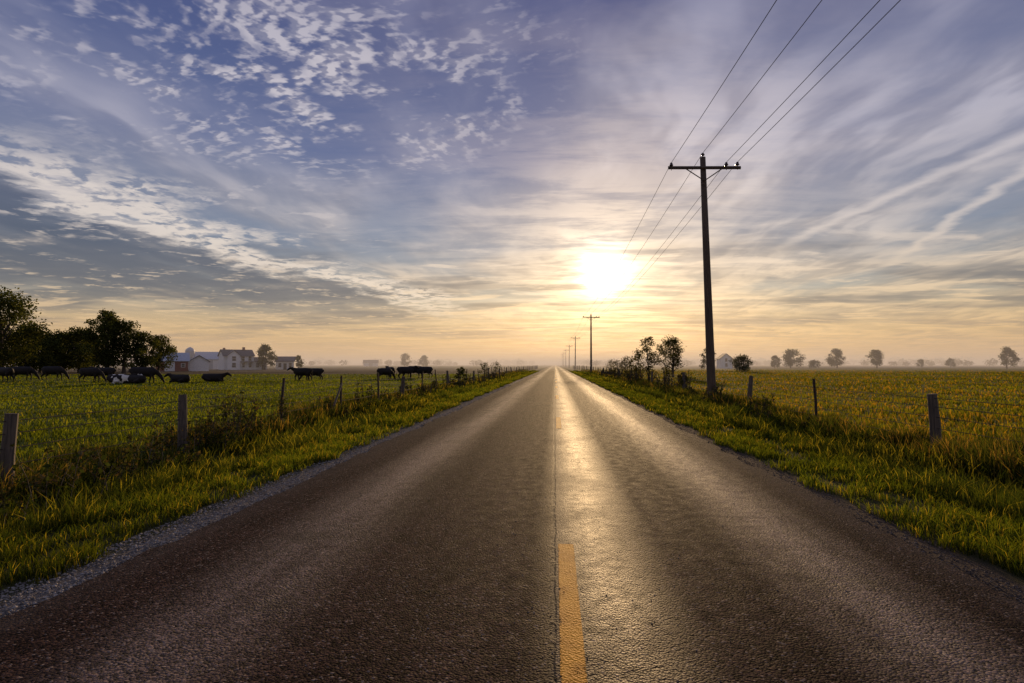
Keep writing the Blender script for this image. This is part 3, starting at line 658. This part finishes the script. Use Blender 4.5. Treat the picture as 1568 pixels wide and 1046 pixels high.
# ------------------------------------------------------------------ cattle
def cow_mesh(pose):
    g=Geo(); dz=-.60 if pose=='lying' else 0
    T_=lambda pts,r,s=12:g.tube([(p[0],p[1],p[2]+dz) for p in pts],r,s)
    T_([(-1.08,0,1.2),(-1.0,0,1.16),(-.8,0,1.1),(-.45,0,1.03),(0,0,.99),(.35,0,1.0),(.62,0,1.03),(.82,0,1.06),(.92,0,1.08)],
       [(.08,.1),(.2,.22),(.29,.32),(.34,.38),(.37,.41),(.34,.40),(.27,.36),(.19,.27),(.1,.15)],16)
    T_([(-1.0,0,1.36),(-.4,0,1.38),(.4,0,1.36),(.7,0,1.38)],[.05,.06,.07,.06],8)
    if pose=='grazing':
        T_([(.6,0,1.1),(.95,0,.95),(1.18,.02,.68),(1.27,.03,.5)],[(.2,.27),(.15,.2),(.11,.15),(.1,.12)])
        T_([(1.22,.03,.56),(1.33,.03,.42),(1.45,.03,.2),(1.50,.03,.08)],[(.11,.12),(.11,.12),(.075,.08),(.075,.06)]); hz=(1.25,.03,.5)
    else:
        T_([(.6,0,1.15),(.92,0,1.26),(1.15,0,1.38),(1.25,0,1.43)],[(.2,.28),(.15,.21),(.11,.15),(.1,.12)])
        T_([(1.14,0,1.47),(1.26,0,1.44),(1.45,0,1.34),(1.62,0,1.22),(1.70,0,1.17)],[(.08,.08),(.115,.13),(.10,.11),(.07,.08),(.065,.055)]); hz=(1.2,0,1.5)
    for s in (-1,1):
        T_([(hz[0],hz[1]+s*.07,hz[2]),(hz[0]-.03,hz[1]+s*.19,hz[2]+.01),(hz[0]-.05,hz[1]+s*.29,hz[2]-.03)],[(.03,.05),(.03,.065),(.015,.02)],8)
        if pose=='lying':
            g.tube([(.55,s*.24,.3),(.85,s*.26,.12),(.62,s*.3,.07),(.45,s*.3,.06)],[.13,.08,.06,.05],8)
            g.tube([(-.7,s*.24,.35),(-.2,s*.38,.18),(-.6,s*.42,.09),(-.25,s*.44,.06)],[.22,.13,.07,.05],8)
        else:
            o=.10*s
            T_([(.52,s*.17,.95),(.55+o*.2,s*.19,.68),(.58+o,s*.18,.44),(.57+o,s*.18,.38),(.55+o,s*.18,.12),(.58+o,s*.18,.06),(.60+o,s*.18,.0)],[(.10,.17),(.08,.11),.062,.058,.042,.055,.06],10)
            T_([(-.78,s*.17,1.05),(-.70,s*.2,.82),(-.68+o*.4,s*.2,.68),(-.88+o,s*.18,.46),(-.90+o,s*.18,.40),(-.84+o,s*.18,.13),(-.81+o,s*.18,.06),(-.78+o,s*.18,.0)],[(.14,.24),(.13,.21),(.10,.14),.065,.058,.042,.055,.06],10)
    if pose!='lying':
        T_([(-.45,0,.72),(-.42,0,.58)],[.15,.09],8)
        T_([(-1.05,0,1.3),(-1.16,0,1.15),(-1.17,0,.8),(-1.14,0,.55),(-1.13,0,.38)],[.035,.028,.022,.04,.015],6)
    else: g.tube([(-1.05,0,.65),(-1.15,.1,.4),(-1.1,.25,.08)],[.03,.025,.02],6)
    me=bpy.data.meshes.new("tmp"); me.from_pydata(g.V,[],g.F); ob=bpy.data.objects.new("tmp",me); sc.collection.objects.link(ob)
    r=ob.modifiers.new("r",'REMESH'); r.mode='VOXEL'; r.voxel_size=.026; r.use_smooth_shade=True
    s_=ob.modifiers.new("s",'SMOOTH'); s_.iterations=3; s_.factor=.5
    dg=bpy.context.evaluated_depsgraph_get(); m2=bpy.data.meshes.new_from_object(ob.evaluated_get(dg)); bpy.data.objects.remove(ob); m2.name="cow_"+pose
    m2.polygons.foreach_set('use_smooth',[True]*len(m2.polygons)); return m2
def cow_mat(name,white):
    m,t,b=newmat(name); o_=t.n.new('ShaderNodeTexCoord').outputs['Object']
    n=t.noise(t.v('ADD',o_,(white*7,0,0)),1.6,2,.4); f=t.noise(o_,30,3)
    blk=t.mix(f,(.010,.008,.007,1),(.022,.017,.014,1))
    t.l.new(t.mix(t.mr(n,.52,.54,0,1 if white else 0),blk,(.6,.57,.52,1)),b.inputs['Base Color']); b.inputs['Roughness'].default_value=.7; b.inputs['Specular IOR Level'].default_value=.2; return m
cm0=cow_mat("black_hide",0); cm1=cow_mat("black_and_white_hide",1)
cms={k:cow_mesh(k) for k in ('standing','grazing','lying')}
for k,m in list(cms.items()):
    m.materials.append(cm0); m1=m.copy(); m1.materials[0]=cm1; cms[k+'w']=m1
COWS=[(8,58,'standing',2.9),(36,62,'grazing',.3),(83,62,'grazing',.2),(140,58,'grazing',.1),(160,60,'standing',3.3),(187,52,'lyingw',.3),(208,52,'lying',3.0),(222,53,'grazing',.4),
(276,54,'lying',3.0),(328,57,'lying',.2),(463,61,'standing',3.1),(480,64,'grazing',3.4),(590,68,'grazing',.9),(598,72,'standing',2.2),(622,70,'standing',.6),(634,74,'grazing',2.9),(650,72,'standing',2.9)]
for px,dp,ps,rz in COWS:
    x,y=site(px,dp)
    o=bpy.data.objects.new("cow",cms[ps]); sc.collection.objects.link(o); o.location=(x,y,float(zg(x,y))); o.rotation_euler=(0,0,rz); k=.98+.12*rng.random(); o.scale=(k,k,k)

# ------------------------------------------------------------------ ground mist (real volume)
mm=bpy.data.materials.new("mist"); mm.use_nodes=True; t=NT(mm.node_tree); t.n.remove(t.n['Principled BSDF'])
vs=t.n.new('ShaderNodeVolumeScatter'); vs.inputs['Color'].default_value=(.97,.95,.93,1); vs.inputs['Density'].default_value=.0018; vs.inputs['Anisotropy'].default_value=.25
t.l.new(vs.outputs[0],t.n['Material Output'].inputs['Volume'])
g=Geo(); g.box((0,3120,5.5),(7000,6000,17)); g.obj("morning_mist",[mm])

# ------------------------------------------------------------------ camera
cam=bpy.data.cameras.new("camera"); co=bpy.data.objects.new("camera",cam); sc.collection.objects.link(co)
cam.sensor_width=36; cam.lens=20.0; cam.clip_end=20000; cam.clip_start=.05
co.location=(0,0,1.6); co.rotation_euler=(math.radians(90+2.3),0,TH)
sc.camera=co
sc.view_settings.view_transform='Standard'; sc.view_settings.look='None'; sc.view_settings.exposure=0
